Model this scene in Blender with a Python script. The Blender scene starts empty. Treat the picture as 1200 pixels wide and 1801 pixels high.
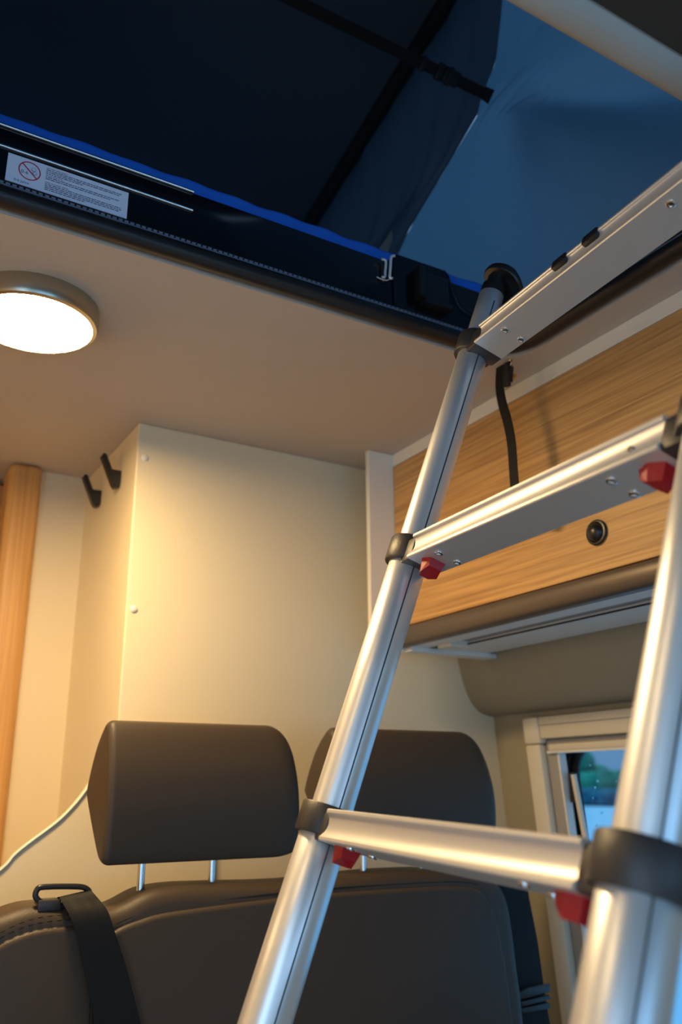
import bpy, bmesh, math, random
from mathutils import Vector, Matrix
random.seed(4)
C = bpy.context.scene.collection
SC = bpy.context.scene

# ------------------------------------------------------------------ camera
CAM = Vector((0, 0, 1.25))
FOC = 1516.27                                   # focal length in pixels of the 1200 x 1801 frame
RGT = Vector((.85972, -.51073, -.00624)); DWN = Vector((.15085, .26556, -.95222)); FWD = Vector((.48798, .81770, .30535))
cam_d = bpy.data.cameras.new('camera'); cam = bpy.data.objects.new('camera', cam_d); C.objects.link(cam)
cam_d.sensor_fit = 'HORIZONTAL'; cam_d.sensor_width = 24; cam_d.lens = FOC / 1200 * 24
cam_d.clip_start = .02; cam_d.clip_end = 600
cam.matrix_world = Matrix(((RGT.x, -DWN.x, -FWD.x, CAM.x), (RGT.y, -DWN.y, -FWD.y, CAM.y), (RGT.z, -DWN.z, -FWD.z, CAM.z), (0, 0, 0, 1)))
cam_d.dof.use_dof = True; cam_d.dof.focus_distance = 1.0; cam_d.dof.aperture_fstop = 4.5
SC.camera = cam
# ------------------------------------------------------------------ sky, daylight, exposure
SC.view_settings.view_transform = 'Standard'; SC.view_settings.look = 'None'
SC.view_settings.exposure = 0; SC.view_settings.gamma = 1; SC.view_settings.use_curve_mapping = False
w = bpy.data.worlds.new('overcast_dusk'); SC.world = w; w.use_nodes = True
nt = w.node_tree; bg = nt.nodes['Background']
bg.inputs[1].default_value = 1.7
_tc = nt.nodes.new('ShaderNodeTexCoord'); _sp = nt.nodes.new('ShaderNodeSeparateXYZ'); _cr = nt.nodes.new('ShaderNodeValToRGB')
_cr.color_ramp.elements[0].position = 0; _cr.color_ramp.elements[0].color = (.09, .17, .30, 1)
_cr.color_ramp.elements[1].position = 1; _cr.color_ramp.elements[1].color = (.20, .36, .55, 1)
nt.links.new(_tc.outputs['Generated'], _sp.inputs[0]); nt.links.new(_sp.outputs[2], _cr.inputs[0]); nt.links.new(_cr.outputs[0], bg.inputs[0])
def area(name, loc, rot, sx, sy, col, power):
    l = bpy.data.lights.new(name, 'AREA'); l.shape = 'RECTANGLE'; l.size = sx; l.size_y = sy; l.color = col; l.energy = power
    o = bpy.data.objects.new(name, l); C.objects.link(o); o.location = loc; o.rotation_euler = rot; return o
area('windscreen_daylight', (.35, -1.42, 1.15), (math.radians(-90), 0, math.pi), 1.5, .62, (.30, .62, 1), 6.5)
area('sliding_door_daylight', (-.70, -.40, 1.0), (0, math.radians(-90), 0), 1.5, .95, (.50, .76, 1), 11)
_s = bpy.data.lights.new('overcast_sky_glow', 'SUN'); _s.energy = 1.5; _s.angle = math.radians(35); _s.color = (.42, .72, 1)
_so = bpy.data.objects.new('overcast_sky_glow', _s); C.objects.link(_so); _so.rotation_euler = (math.radians(-8), math.radians(24), 0)
LAMP_STRENGTH = 185; LAMP_COL = (1, .70, .34, 1)

# ------------------------------------------------------------------ helpers
def ray(x, y):
    return RGT * ((x - 600) / FOC) + DWN * ((y - 900.5) / FOC) + FWD
def onx(x, y, X): d = ray(x, y); return CAM + d * (X / d.x)
def ony(x, y, Y): d = ray(x, y); return CAM + d * (Y / d.y)
def onz(x, y, Z): d = ray(x, y); return CAM + d * ((Z - 1.25) / d.z)

def mat(name, col, rough=.5, metal=0, bump=0, bscale=300, **kw):
    m = bpy.data.materials.new(name); m.use_nodes = True; t = m.node_tree; b = t.nodes['Principled BSDF']
    b.inputs['Base Color'].default_value = (*col, 1); b.inputs['Roughness'].default_value = rough; b.inputs['Metallic'].default_value = metal
    for k, v in kw.items(): b.inputs[k.replace('_', ' ')].default_value = v
    if bump:
        tc = t.nodes.new('ShaderNodeTexCoord'); n = t.nodes.new('ShaderNodeTexNoise'); n.inputs['Scale'].default_value = bscale
        n.inputs['Detail'].default_value = 3
        bp = t.nodes.new('ShaderNodeBump'); bp.inputs['Strength'].default_value = bump; bp.inputs['Distance'].default_value = .001
        t.links.new(tc.outputs['Object'], n.inputs['Vector']); t.links.new(n.outputs['Fac'], bp.inputs['Height']); t.links.new(bp.outputs['Normal'], b.inputs['Normal'])
    return m
def mix_noise(m, c1, c2, scale, vec=(1, 1, 1), detail=4, lo=.35, hi=.65):
    t = m.node_tree; b = t.nodes['Principled BSDF']
    tc = t.nodes.new('ShaderNodeTexCoord'); mp = t.nodes.new('ShaderNodeMapping'); mp.inputs['Scale'].default_value = vec
    n = t.nodes.new('ShaderNodeTexNoise'); n.inputs['Scale'].default_value = scale; n.inputs['Detail'].default_value = detail
    r = t.nodes.new('ShaderNodeValToRGB'); r.color_ramp.elements[0].position = lo; r.color_ramp.elements[1].position = hi
    r.color_ramp.elements[0].color = (*c1, 1); r.color_ramp.elements[1].color = (*c2, 1)
    t.links.new(tc.outputs['Object'], mp.inputs[0]); t.links.new(mp.outputs[0], n.inputs['Vector']); t.links.new(n.outputs['Fac'], r.inputs[0]); t.links.new(r.outputs[0], b.inputs['Base Color'])
    return m
def wood(name, c1, c2, along='y'):
    m = mat(name, c1, .5); t = m.node_tree; b = t.nodes['Principled BSDF']
    tc = t.nodes.new('ShaderNodeTexCoord'); mp = t.nodes.new('ShaderNodeMapping')
    mp.inputs['Scale'].default_value = (60, 1.3, 60) if along == 'y' else (30, 30, .8)
    n = t.nodes.new('ShaderNodeTexNoise'); n.inputs['Scale'].default_value = 3.2; n.inputs['Detail'].default_value = 5; n.inputs['Distortion'].default_value = .35
    n2 = t.nodes.new('ShaderNodeTexNoise'); n2.inputs['Scale'].default_value = 14; n2.inputs['Detail'].default_value = 3
    mp2 = t.nodes.new('ShaderNodeMapping'); mp2.inputs['Scale'].default_value = (14, .35, 14) if along == 'y' else (14, 14, .35)
    wv = t.nodes.new('ShaderNodeMath'); wv.operation = 'MULTIPLY_ADD'; wv.inputs[1].default_value = .45
    r = t.nodes.new('ShaderNodeValToRGB'); r.color_ramp.elements[0].position = .38; r.color_ramp.elements[1].position = .85
    r.color_ramp.elements[0].color = (*c2, 1); r.color_ramp.elements[1].color = (*c1, 1)
    t.links.new(tc.outputs['Object'], mp.inputs[0]); t.links.new(tc.outputs['Object'], mp2.inputs[0])
    t.links.new(mp.outputs[0], n.inputs['Vector']); t.links.new(mp2.outputs[0], n2.inputs['Vector'])
    t.links.new(n2.outputs['Fac'], wv.inputs[0]); t.links.new(n.outputs['Fac'], wv.inputs[2])
    t.links.new(wv.outputs[0], r.inputs[0]); t.links.new(r.outputs[0], b.inputs['Base Color'])
    bp = t.nodes.new('ShaderNodeBump'); bp.inputs['Strength'].default_value = .25; bp.inputs['Distance'].default_value = .0008
    t.links.new(wv.outputs[0], bp.inputs['Height']); t.links.new(bp.outputs['Normal'], b.inputs['Normal'])
    return m
def emis(name, col, s):
    m = bpy.data.materials.new(name); m.use_nodes = True; b = m.node_tree.nodes['Principled BSDF']
    b.inputs['Base Color'].default_value = (.9, .9, .9, 1); b.inputs['Emission Color'].default_value = col; b.inputs['Emission Strength'].default_value = s; return m

M = dict(
    ceil=mat('beige_headliner', (.55, .47, .395), .85, bump=.5, bscale=420),
    cream=mat('cream_laminate', (.80, .68, .47), .42, bump=.08, bscale=700),
    creamedge=mat('pale_edge_band', (.86, .80, .68), .4),
    white=mat('white_laminate', (.74, .71, .66), .4),
    khaki=mat('khaki_fabric_lining', (.34, .29, .20), .9, bump=.4, bscale=900),
    frame=mat('cream_window_plastic', (.70, .62, .49), .4),
    greyplastic=mat('grey_channel_plastic', (.34, .31, .28), .45),
    oak=wood('oak_laminate', (.68, .38, .135), (.33, .155, .05)),
    oakv=wood('oak_laminate_upright', (.62, .33, .11), (.40, .19, .06), 'z'),
    black=mat('black_plastic', (.012, .012, .013), .32),
    softblack=mat('soft_black_plastic', (.03, .028, .027), .42),
    collar=mat('dark_grey_nylon', (.034, .030, .029), .42, bump=.3, bscale=900),
    gloss=mat('glossy_black_panel', (.004, .004, .006), .12),
    roll=mat('black_leatherette_roll', (.014, .012, .012), .38, bump=.4, bscale=500),
    pipe=mat('grey_blue_piping', (.20, .23, .32), .35),
    leather=mat('charcoal_brown_leatherette', (.060, .043, .030), .48, bump=.35, bscale=650, Specular_IOR_Level=.3),
    web=mat('black_webbing', (.010, .010, .011), .65, Specular_IOR_Level=.25),
    thread=mat('dark_thread', (.006, .006, .006), .8),
    alu=mat('anodised_aluminium', (.66, .67, .68), .36, .72, bump=.06, bscale=1500),
    alu2=mat('satin_aluminium_rung', (.64, .63, .62), .42, .55),
    steel=mat('polished_steel', (.75, .75, .75), .2, 1),
    brushed=mat('brushed_nickel', (.50, .45, .36), .30, 1),
    bronze=mat('dark_bronze_profile', (.15, .12, .10), .38, .5),
    catch=mat('bright_chrome_wire', (.95, .95, .95), .35, .4),
    silver=mat('polished_silver_trim', (.92, .92, .92), .12, 1),
    red=mat('red_plastic', (.34, .004, .010), .42),
    blue=mat('blue_mattress_cover', (.02, .19, .85), .8, bump=.5, bscale=120),
    roofl=mat('dark_navy_roof_lining', (.09, .10, .11), .9),
    shaded_canvas=mat('shaded_tent_canvas', (.035, .055, .10), .55),
    rubber=mat('black_rubber_seal', (.012, .011, .011), .5),
    head=mat('dark_cab_headliner', (.03, .03, .028), .9),
    beam=mat('pale_grey_roof_beam', (.36, .39, .39), .55),
    floor=mat('pale_vinyl_floor', (.55, .50, .43), .5),
    paper=mat('pale_sticker', (.78, .82, .98), .35), ink=mat('sticker_ink', (.05, .07, .14), .6), redink=mat('sticker_red_ink', (.55, .02, .04), .5), pinkink=mat('sticker_pale_red_ink', (.42, .20, .28), .5),
    tan=mat('tan_fabric_tab', (.42, .34, .27), .8),
    lamp=emis('warm_lamp_diffuser', LAMP_COL, LAMP_STRENGTH),
)
mix_noise(M['alu'], (.78, .79, .81), (.86, .87, .88), 8, (1, 1, .15))
# tent canvas: thin fabric that lets daylight through
m = bpy.data.materials.new('blue_grey_tent_canvas'); m.use_nodes = True; t = m.node_tree
b = t.nodes['Principled BSDF']; b.inputs['Base Color'].default_value = (.10, .15, .20, 1); b.inputs['Roughness'].default_value = .7
tr = t.nodes.new('ShaderNodeBsdfTranslucent'); tr.inputs[0].default_value = (.085, .155, .22, 1)
mx = t.nodes.new('ShaderNodeMixShader'); mx.inputs[0].default_value = .5
t.links.new(b.outputs[0], mx.inputs[1]); t.links.new(tr.outputs[0], mx.inputs[2]); t.links.new(mx.outputs[0], t.nodes['Material Output'].inputs[0])
tc = t.nodes.new('ShaderNodeTexCoord'); n = t.nodes.new('ShaderNodeTexNoise'); n.inputs['Scale'].default_value = 60; n.inputs['Detail'].default_value = 5
bp = t.nodes.new('ShaderNodeBump'); bp.inputs['Strength'].default_value = .3; bp.inputs['Distance'].default_value = .004
t.links.new(tc.outputs['Object'], n.inputs['Vector']); t.links.new(n.outputs['Fac'], bp.inputs['Height']); t.links.new(bp.outputs['Normal'], b.inputs['Normal']); t.links.new(bp.outputs['Normal'], tr.inputs['Normal'])
M['canvas'] = m
m = M['shaded_canvas']; t = m.node_tree; b = t.nodes['Principled BSDF']; b.inputs['Base Color'].default_value = (.07, .085, .11, 1)  # darker copy of the canvas, shade of the folded-in side put into its colour
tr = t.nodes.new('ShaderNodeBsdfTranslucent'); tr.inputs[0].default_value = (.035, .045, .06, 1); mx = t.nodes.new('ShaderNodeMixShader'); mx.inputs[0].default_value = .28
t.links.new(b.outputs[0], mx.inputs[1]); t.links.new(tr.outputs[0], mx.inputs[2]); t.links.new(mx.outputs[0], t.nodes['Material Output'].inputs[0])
# pane
m = bpy.data.materials.new('window_glass'); m.use_nodes = True; t = m.node_tree
g = t.nodes.new('ShaderNodeBsdfGlossy'); g.inputs['Roughness'].default_value = .03; tp = t.nodes.new('ShaderNodeBsdfTransparent'); tp.inputs[0].default_value = (.80, .93, .97, 1)
mx = t.nodes.new('ShaderNodeMixShader'); mx.inputs[0].default_value = .05
t.links.new(tp.outputs[0], mx.inputs[1]); t.links.new(g.outputs[0], mx.inputs[2]); t.links.new(mx.outputs[0], t.nodes['Material Output'].inputs[0])
M['glass'] = m
M['drop'] = mat('rain_water', (1, 1, 1), .02, 0, Transmission_Weight=1.0, IOR=1.33)

def obj(name, bm, m, parent=None, smooth=None):
    me = bpy.data.meshes.new(name); bmesh.ops.recalc_face_normals(bm, faces=bm.faces); bm.to_mesh(me); bm.free()
    o = bpy.data.objects.new(name, me); C.objects.link(o); me.materials.append(M[m] if isinstance(m, str) else m)
    if smooth is not None:
        for p in me.polygons: p.use_smooth = True
        try: me.set_sharp_from_angle(angle=math.radians(smooth))
        except Exception: pass
    if parent: o.parent = parent
    return o
def thing(name, label, cat, group=None):
    o = bpy.data.objects.new(name, None); C.objects.link(o); o.empty_display_size = .05
    o['label'] = label; o['category'] = cat
    if group: o['group'] = group
    return o
def at_base(t, loc):                             # puts a thing's empty at its base, parts stay where they are
    loc = Vector(loc); t.location = loc
    for ch in [o for o in bpy.data.objects if o.parent == t]: ch.location = Vector(ch.location) - loc
def tag(o, label, cat, group=None):
    o['label'] = label; o['category'] = cat
    if group: o['group'] = group
    return o
def struct(name, bm, m, smooth=None, parent=None):
    o = obj(name, bm, m, parent, smooth)
    if not parent: o['kind'] = 'structure'
    return o
def B(): return bmesh.new()
def box(bm, a, b, bev=0, seg=2, basis=None, org=None):
    a, b = Vector(a), Vector(b); c = (a + b) / 2; s = b - a
    r = bmesh.ops.create_cube(bm, size=1); vs = r['verts']
    for v in vs: v.co = Vector((v.co.x * s.x + c.x, v.co.y * s.y + c.y, v.co.z * s.z + c.z))
    if bev:
        es = list({e for v in vs for e in v.link_edges})
        rr = bmesh.ops.bevel(bm, geom=es, offset=bev, segments=seg, affect='EDGES', profile=.5)
        vs = list({v for f in rr['faces'] for v in f.verts} | {v for v in vs if v.is_valid})
    if basis:
        for v in vs: v.co = (org or Vector()) + basis[0] * v.co.x + basis[1] * v.co.y + basis[2] * v.co.z
    return bm
def frame_of(d):
    d = d.normalized(); a = Vector((0, 0, 1)) if abs(d.z) < .9 else Vector((1, 0, 0))
    x = a.cross(d).normalized(); return x, d.cross(x)
def tube(bm, pts, rad, seg=16, caps=True, closed=False):
    pts = [Vector(p) for p in pts]; n = len(pts); rs = rad if isinstance(rad, (list, tuple)) else [rad] * n
    rings = []; x = None
    for i, p in enumerate(pts):
        if closed: d = pts[(i + 1) % n] - pts[i - 1]
        else: d = pts[min(i + 1, n - 1)] - pts[max(i - 1, 0)]
        if d.length < 1e-9: d = pts[-1] - pts[0]
        d.normalize()
        if x is None: x, y = frame_of(d)
        else:
            x = (x - d * x.dot(d)).normalized(); y = d.cross(x)
        rings.append([bm.verts.new(p + (x * math.cos(2 * math.pi * k / seg) + y * math.sin(2 * math.pi * k / seg)) * rs[i]) for k in range(seg)])
    m_ = n if closed else n - 1
    for i in range(m_):
        A, Bq = rings[i], rings[(i + 1) % n]
        for k in range(seg): bm.faces.new((A[k], A[(k + 1) % seg], Bq[(k + 1) % seg], Bq[k]))
    if caps and not closed: bm.faces.new(rings[0]); bm.faces.new(rings[-1])
    return bm
def prism(bm, pts, d):
    """closed outline pts (3D, planar) extruded by vector d"""
    d = Vector(d); a = [bm.verts.new(Vector(p)) for p in pts]; c = [bm.verts.new(Vector(p) + d) for p in pts]
    bm.faces.new(a); bm.faces.new(c[::-1]); n = len(a)
    for i in range(n): bm.faces.new((a[i], a[(i + 1) % n], c[(i + 1) % n], c[i]))
    return bm
def ribbon(bm, pts, across, width, thick):
    """flat strap through pts; across = unit vector or list of them; width scalar or list"""
    pts = [Vector(p) for p in pts]; n = len(pts); rs = []
    for i, p in enumerate(pts):
        d = (pts[min(i + 1, n - 1)] - pts[max(i - 1, 0)]).normalized()
        a = Vector(across[i] if isinstance(across, list) else across); a = (a - d * a.dot(d)).normalized(); nn = d.cross(a)
        wd = width[i] if isinstance(width, list) else width
        rs.append([bm.verts.new(p + a * sx * wd / 2 + nn * sy * thick / 2) for sx, sy in ((-1, -1), (1, -1), (1, 1), (-1, 1))])
    for i in range(n - 1):
        for k in range(4): bm.faces.new((rs[i][k], rs[i][(k + 1) % 4], rs[i + 1][(k + 1) % 4], rs[i + 1][k]))
    bm.faces.new(rs[0]); bm.faces.new(rs[-1][::-1]); return bm
def spline(P, n=8, closed=False):
    P = [Vector(p) for p in P]; N = len(P); out = []
    for i in range(N if closed else N - 1):
        if closed: p0, p1, p2, p3 = P[i - 1], P[i], P[(i + 1) % N], P[(i + 2) % N]
        else: p0, p1, p2, p3 = P[max(i - 1, 0)], P[i], P[i + 1], P[min(i + 2, N - 1)]
        for k in range(n):
            t = k / n; out.append(.5 * ((2 * p1) + (p2 - p0) * t + (2 * p0 - 5 * p1 + 4 * p2 - p3) * t * t + (3 * p1 - p0 - 3 * p2 + p3) * t ** 3))
    if not closed: out.append(P[-1])
    return out
def lathe(bm, prof, org, axis=(0, 0, 1), seg=32):
    axis = Vector(axis).normalized(); x, y = frame_of(axis); org = Vector(org); rings = []
    for r, h in prof:
        if r < 1e-6: rings.append([bm.verts.new(org + axis * h)])
        else: rings.append([bm.verts.new(org + axis * h + (x * math.cos(2 * math.pi * k / seg) + y * math.sin(2 * math.pi * k / seg)) * r) for k in range(seg)])
    for A, Bq in zip(rings, rings[1:]):
        for k in range(seg):
            if len(A) == 1 and len(Bq) == 1: break
            if len(A) == 1: bm.faces.new((A[0], Bq[k], Bq[(k + 1) % seg]))
            elif len(Bq) == 1: bm.faces.new((A[k], A[(k + 1) % seg], Bq[0]))
            else: bm.faces.new((A[k], A[(k + 1) % seg], Bq[(k + 1) % seg], Bq[k]))
    return bm

CZ = 1.90                                        # ceiling height
# ================================================================== SETTING
struct('floor', box(B(), (-.75, -1.5, -.04), (1.40, 2.5, 0)), 'floor')
# ceiling with the rounded opening
OX0, OX1, OY0, OY1, RC = -.11, .872, .40, .934, .075
def opening_outline(off=0, r=RC, seg=8):
    pts = []
    for cx, cy, a0 in ((OX1 - r, OY1 - r, 0), (OX0 + r, OY1 - r, 90), (OX0 + r, OY0 + r, 180), (OX1 - r, OY0 + r, 270)):
        for k in range(seg + 1):
            a = math.radians(a0 + 90 * k / seg); pts.append((cx + (r + off) * math.cos(a), cy + (r + off) * math.sin(a)))
    return pts
bm = B()
cx0, cx1, cy0, cy1 = -.62, 1.30, .412, 2.3
KX0, KX1, KY0, KY1, KR = OX0 - .011, OX1 + .011, OY0 + .013, OY1 + .011, RC + .011
def cslab(pts):
    prism(bm, [(x, y, CZ) for x, y in pts], (0, 0, .03))
cslab([(cx0, KY1), (cx1, KY1), (cx1, cy1), (cx0, cy1)]); cslab([(cx0, cy0), (cx1, cy0), (cx1, KY0), (cx0, KY0)])
cslab([(cx0, KY0), (KX0, KY0), (KX0, KY1), (cx0, KY1)]); cslab([(KX1, KY0), (cx1, KY0), (cx1, KY1), (KX1, KY1)])
for qx, qy, a0 in ((KX1, KY1, 0), (KX0, KY1, 90), (KX0, KY0, 180), (KX1, KY0, 270)):
    mx_ = qx - KR * (1 if qx == KX1 else -1); my_ = qy - KR * (1 if qy == KY1 else -1)
    arc = [(mx_ + KR * math.cos(math.radians(a0 + 90 * k / 10)), my_ + KR * math.sin(math.radians(a0 + 90 * k / 10))) for k in range(11)]
    cslab(arc + [(qx, qy)])
struct('ceiling', bm, 'ceil')
o = struct('trim_2', box(B(), (-.62, -1.45, CZ + .003), (1.30, .384, CZ + .034)), 'head')
# far washroom block behind the bench and the corridor panel
wr = struct('wall_rear', box(B(), (.434, 1.457, 0), (1.40, 2.3, CZ), .0025), 'cream')
for q, zz in ((.4465, 1.832), (.4445, 1.550)):
    c = obj('screw_cap', lathe(B(), [(.0065, 0), (.0062, .0022), (.004, .0036), (0, .004)], (q + .003, 1.457, zz), (0, -1, 0), 16), 'white', wr, 40)
struct('wall_corridor', box(B(), (.333, 1.812, 0), (.434, 2.3, CZ)), 'cream')
# oak door frame at the left
dr = bpy.data.objects.new('door_1', None); C.objects.link(dr); dr['kind'] = 'structure'
bm = B(); box(bm, (.268, 1.775, 0), (.333, 1.86, CZ - .001), .014, 4); obj('door_post', bm, 'oakv', dr, 40)
bm = B(); box(bm, (.236, 1.90, 0), (.300, 1.99, CZ - .012), .010, 3); obj('door_leaf', bm, 'oakv', dr, 40)
struct('wall_back', box(B(), (-.7, 2.3, 0), (1.40, 2.34, CZ)), 'oakv')
bm = B()
box(bm, (-.66, -1.45, 0), (-.62, -.90, CZ)); box(bm, (-.66, .12, 0), (-.62, 2.34, CZ)); box(bm, (-.66, -.90, 1.78), (-.62, .12, CZ)); box(bm, (-.66, -.90, 0), (-.62, .12, .20))
struct('wall_left', bm, 'cream')
# front with the windscreen opening
bm = B()
box(bm, (-.62, -1.40, 0), (1.30, -1.36, .80)); box(bm, (-.62, -1.40, 1.50), (1.30, -1.36, CZ))
box(bm, (-.62, -1.40, .80), (-.45, -1.36, 1.50)); box(bm, (1.15, -1.40, .80), (1.30, -1.36, 1.50))
struct('wall_front', bm, 'head')
# right wall: leans inwards towards the top;  n = distance outwards
def W(y, z, n=0): return Vector((1.2459 + (1.396 - z) * .083 + n, y, z))
def wslab(bm, y0, y1, z0, z1, n0, n1, bev=0):
    r = bmesh.ops.create_cube(bm, size=1); vs = r['verts']
    if bev:
        for v in vs: v.co = Vector((v.co.x * (n1 - n0), v.co.y * (y1 - y0), v.co.z * (z1 - z0)))
        rr = bmesh.ops.bevel(bm, geom=list({e for v in vs for e in v.link_edges}), offset=bev, segments=2, affect='EDGES', profile=.5)
        vs = list({v for f in rr['faces'] for v in f.verts} | {v for v in vs if v.is_valid})
        for v in vs: v.co = W(v.co.y + (y0 + y1) / 2, v.co.z + (z0 + z1) / 2, v.co.x + (n0 + n1) / 2)
    else:
        for v in vs: v.co = W((y0, y1)[v.co.y > 0], (z0, z1)[v.co.z > 0], (n0, n1)[v.co.x > 0])
    return bm
WY0, WY1, WZ0, WZ1 = .42, 1.300, .70, 1.338      # opening in the wall
bm = B()
wslab(bm, WY1, 1.457, 0, 1.396, 0, .05); wslab(bm, WY0, WY1, WZ1, 1.396, 0, .05); wslab(bm, WY0, WY1, 0, WZ0, 0, .05); wslab(bm, -1.40, WY0, 0, 1.396, 0, .05)
struct('wall_right', bm, 'khaki')
prof = [(1.26, 1.90), (1.150, 1.90), (1.150, 1.56), (1.158, 1.50), (1.168, 1.46), (1.184, 1.425), (1.205, 1.404), (1.228, 1.396), (1.246, 1.394), (1.30, 1.394), (1.30, 1.90)]
pr = spline([(x, 0, z) for x, z in prof[2:9]], 4)
P = [(1.30, 0, 1.899), (1.150, 0, 1.899)] + [tuple(p) for p in pr] + [(1.30, 0, 1.392)]
struct('trim_1', prism(B(), [(x, -1.36, z) for x, y, z in P], (0, 2.816, 0)), 'khaki', 30)

# window
win = bpy.data.objects.new('window_1', None); C.objects.link(win); win['kind'] = 'structure'
FY0, FY1, FZ0, FZ1 = .37, 1.349, .64, 1.383
obj('frame_corner', wslab(B(), FY1 - .045, FY1, FZ1 - .052, FZ1, -.022, 0, .006), 'frame', win, 40)
obj('frame_stile', wslab(B(), FY1 - .041, FY1 - .001, FZ0, FZ1 - .053, -.021, 0, .004), 'frame', win, 40)
obj('frame_head', wslab(B(), FY0, FY1 - .046, FZ1 - .043, FZ1 - .001, -.021, 0, .004), 'frame', win, 40)
obj('frame_head_rib', wslab(B(), FY0, FY1 - .048, FZ1 - .018, FZ1 - .0165, -.0225, -.020), 'greyplastic', win)
obj('frame_sill', wslab(B(), FY0, FY1, FZ0 - .04, FZ0, -.021, 0, .004), 'frame', win, 40)
obj('frame_stile', wslab(B(), FY0 - .04, FY0, FZ0, FZ1, -.021, 0, .004), 'frame', win, 40)
# blind cassette and side channel inside the frame
obj('blind_shadow_gap', wslab(B(), WY0, WY1 + .004, 1.330, 1.3385, -.004, .03), 'greyplastic', win)
obj('blind_bar', wslab(B(), WY0, WY1 - .006, 1.317, 1.330, -.012, .012, .003), 'frame', win, 40)
obj('blind_bar_lip', wslab(B(), WY0, WY1 - .003, 1.3125, 1.317, -.014, .012), 'white', win)
obj('blind_channel', wslab(B(), WY1 - .024, WY1 + .006, WZ0, 1.330, -.006, .007, .003), 'greyplastic', win, 40)
obj('channel_lip', wslab(B(), WY1 - .029, WY1 - .024, WZ0, 1.314, -.008, .010), 'white', win)
# black inner lining with a rounded light, stepped
def rr_ring(bm, oy0, oy1, oz0, oz1, iy0, iy1, iz0, iz1, r, n0, n1):
    N = 8
    def ol(y0, y1, z0, z1, r): return [(cy + r * math.cos(math.radians(a0 + 90 * k / N)), cz + r * math.sin(math.radians(a0 + 90 * k / N))) for cy, cz, a0 in ((y1 - r, z1 - r, 0), (y0 + r, z1 - r, 90), (y0 + r, z0 + r, 180), (y1 - r, z0 + r, 270)) for k in range(N + 1)]
    ci, co = ol(iy0, iy1, iz0, iz1, r), ol(oy0, oy1, oz0, oz1, .0005)
    n = len(ci); V = lambda l, nn: [bm.verts.new(W(y, z, nn)) for y, z in l]
    a, b_, c, d = V(ci, n0), V(co, n0), V(ci, n1), V(co, n1)
    for i in range(n):
        j = (i + 1) % n
        bm.faces.new((a[i], a[j], b_[j], b_[i])); bm.faces.new((c[i], c[j], d[j], d[i])); bm.faces.new((a[i], a[j], c[j], c[i])); bm.faces.new((b_[i], b_[j], d[j], d[i]))
    return bm
obj('seal', rr_ring(B(), WY0 - .01, WY1 + .004, WZ0 - .01, WZ1, WY0 + .03, WY1 - .009, WZ0 + .03, 1.334, .05, .008, .014), 'rubber', win, 50)
obj('seal_step', rr_ring(B(), WY0 - .01, WY1 + .004, WZ0 - .01, WZ1, WY0 + .045, WY1 - .022, WZ0 + .045, 1.330, .055, .016, .022), 'rubber', win, 50)
obj('outer_gasket', rr_ring(B(), WY0 - .01, WY1 + .004, WZ0 - .01, WZ1, WY0 + .06, WY1 - .037, WZ0 + .06, 1.325, .062, .026, .032), 'black', win, 50)
obj('glass_pane', wslab(B(), WY0, WY1, WZ0, WZ1, .033, .036), 'glass', win)
# raindrops on the outside of the pane
bm = B()
rd = random.Random(7)
for k in range(170):
    y = rd.uniform(.80, 1.245); z = rd.uniform(1.10, 1.335); s = rd.choice((.0008, .0011, .0015, .0015, .0024))
    c = W(y, z, .0365)
    r = bmesh.ops.create_icosphere(bm, subdivisions=1, radius=s)
    for v in r['verts']: v.co = Vector((v.co.x * .6, v.co.y, v.co.z * rd.uniform(1, 1.4))) + c
o = obj('raindrops', bm, 'drop', win, 60); o['kind'] = 'stuff'
# stay bar of the hinged pane
p0, p1 = W(0, 0), W(0, 0)
def onwall(x, y, n):
    d = ray(x, y); t = (1.2459 + .146 * .083 + n) / (d.x + .083 * d.z); return CAM + d * t
a, b_ = onwall(1009, 1362, .002), onwall(1033, 1490, .002)
bm = B(); ribbon(bm, [a, a + (b_ - a) * 2.6], (0, 1, 0), .0085, .007); obj('stay_bar', bm, 'frame', win)
bm = B(); box(bm, (-.006, -.007, -.055), (.008, .006, .0), .002); 
for v in bm.verts: v.co += a + Vector((.008, .011, .004))
obj('stay_bracket', bm, 'black', win)

# outside: wet ground, far bank
mg = mix_noise(mat('wet_tarmac', (.3, .45, .6), .35), (.45, .80, 1.0), (.62, .90, 1.0), .12, (1, .4, 1))
struct('wet_ground', box(B(), (1.75, -80, -.56), (260, 300, -.50)), mg)['kind'] = 'structure'
mb = mix_noise(mat('far_bank_leaves', (.02, .1, .08), 1), (.006, .09, .09), (.06, .42, .26), .5, detail=6)
mdk = mix_noise(mat('far_bank_reeds', (.01, .05, .08), 1), (.01, .08, .14), (.05, .22, .28), 1.2, detail=6)
bm = B(); rd = random.Random(3)
for k in range(150):
    y = 20 + k * .8; r = bmesh.ops.create_icosphere(bm, subdivisions=2, radius=1)
    s = (rd.uniform(.9, 1.6), rd.uniform(.9, 1.6), rd.uniform(.8, 1.1))
    for v in r['verts']: v.co = Vector((v.co.x * s[0] + 66 + rd.uniform(-.05, .05), v.co.y * s[1] + y, v.co.z * s[2] + .2))
o = obj('reed_bank', bm, mdk); o['kind'] = 'stuff'; o['label'] = 'dark strip of bushes along the far edge of the wet ground outside the window'; o['category'] = 'bushes'
bm = B()
for k in range(110):
    y = 30 + k * .9; r = bmesh.ops.create_icosphere(bm, subdivisions=2, radius=1); s = (rd.uniform(.9, 1.5), rd.uniform(.9, 1.5), rd.uniform(1.5, 2.3))
    for v in r['verts']: v.co = Vector((v.co.x * s[0] + 70, v.co.y * s[1] + y, v.co.z * s[2] + .7))
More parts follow.
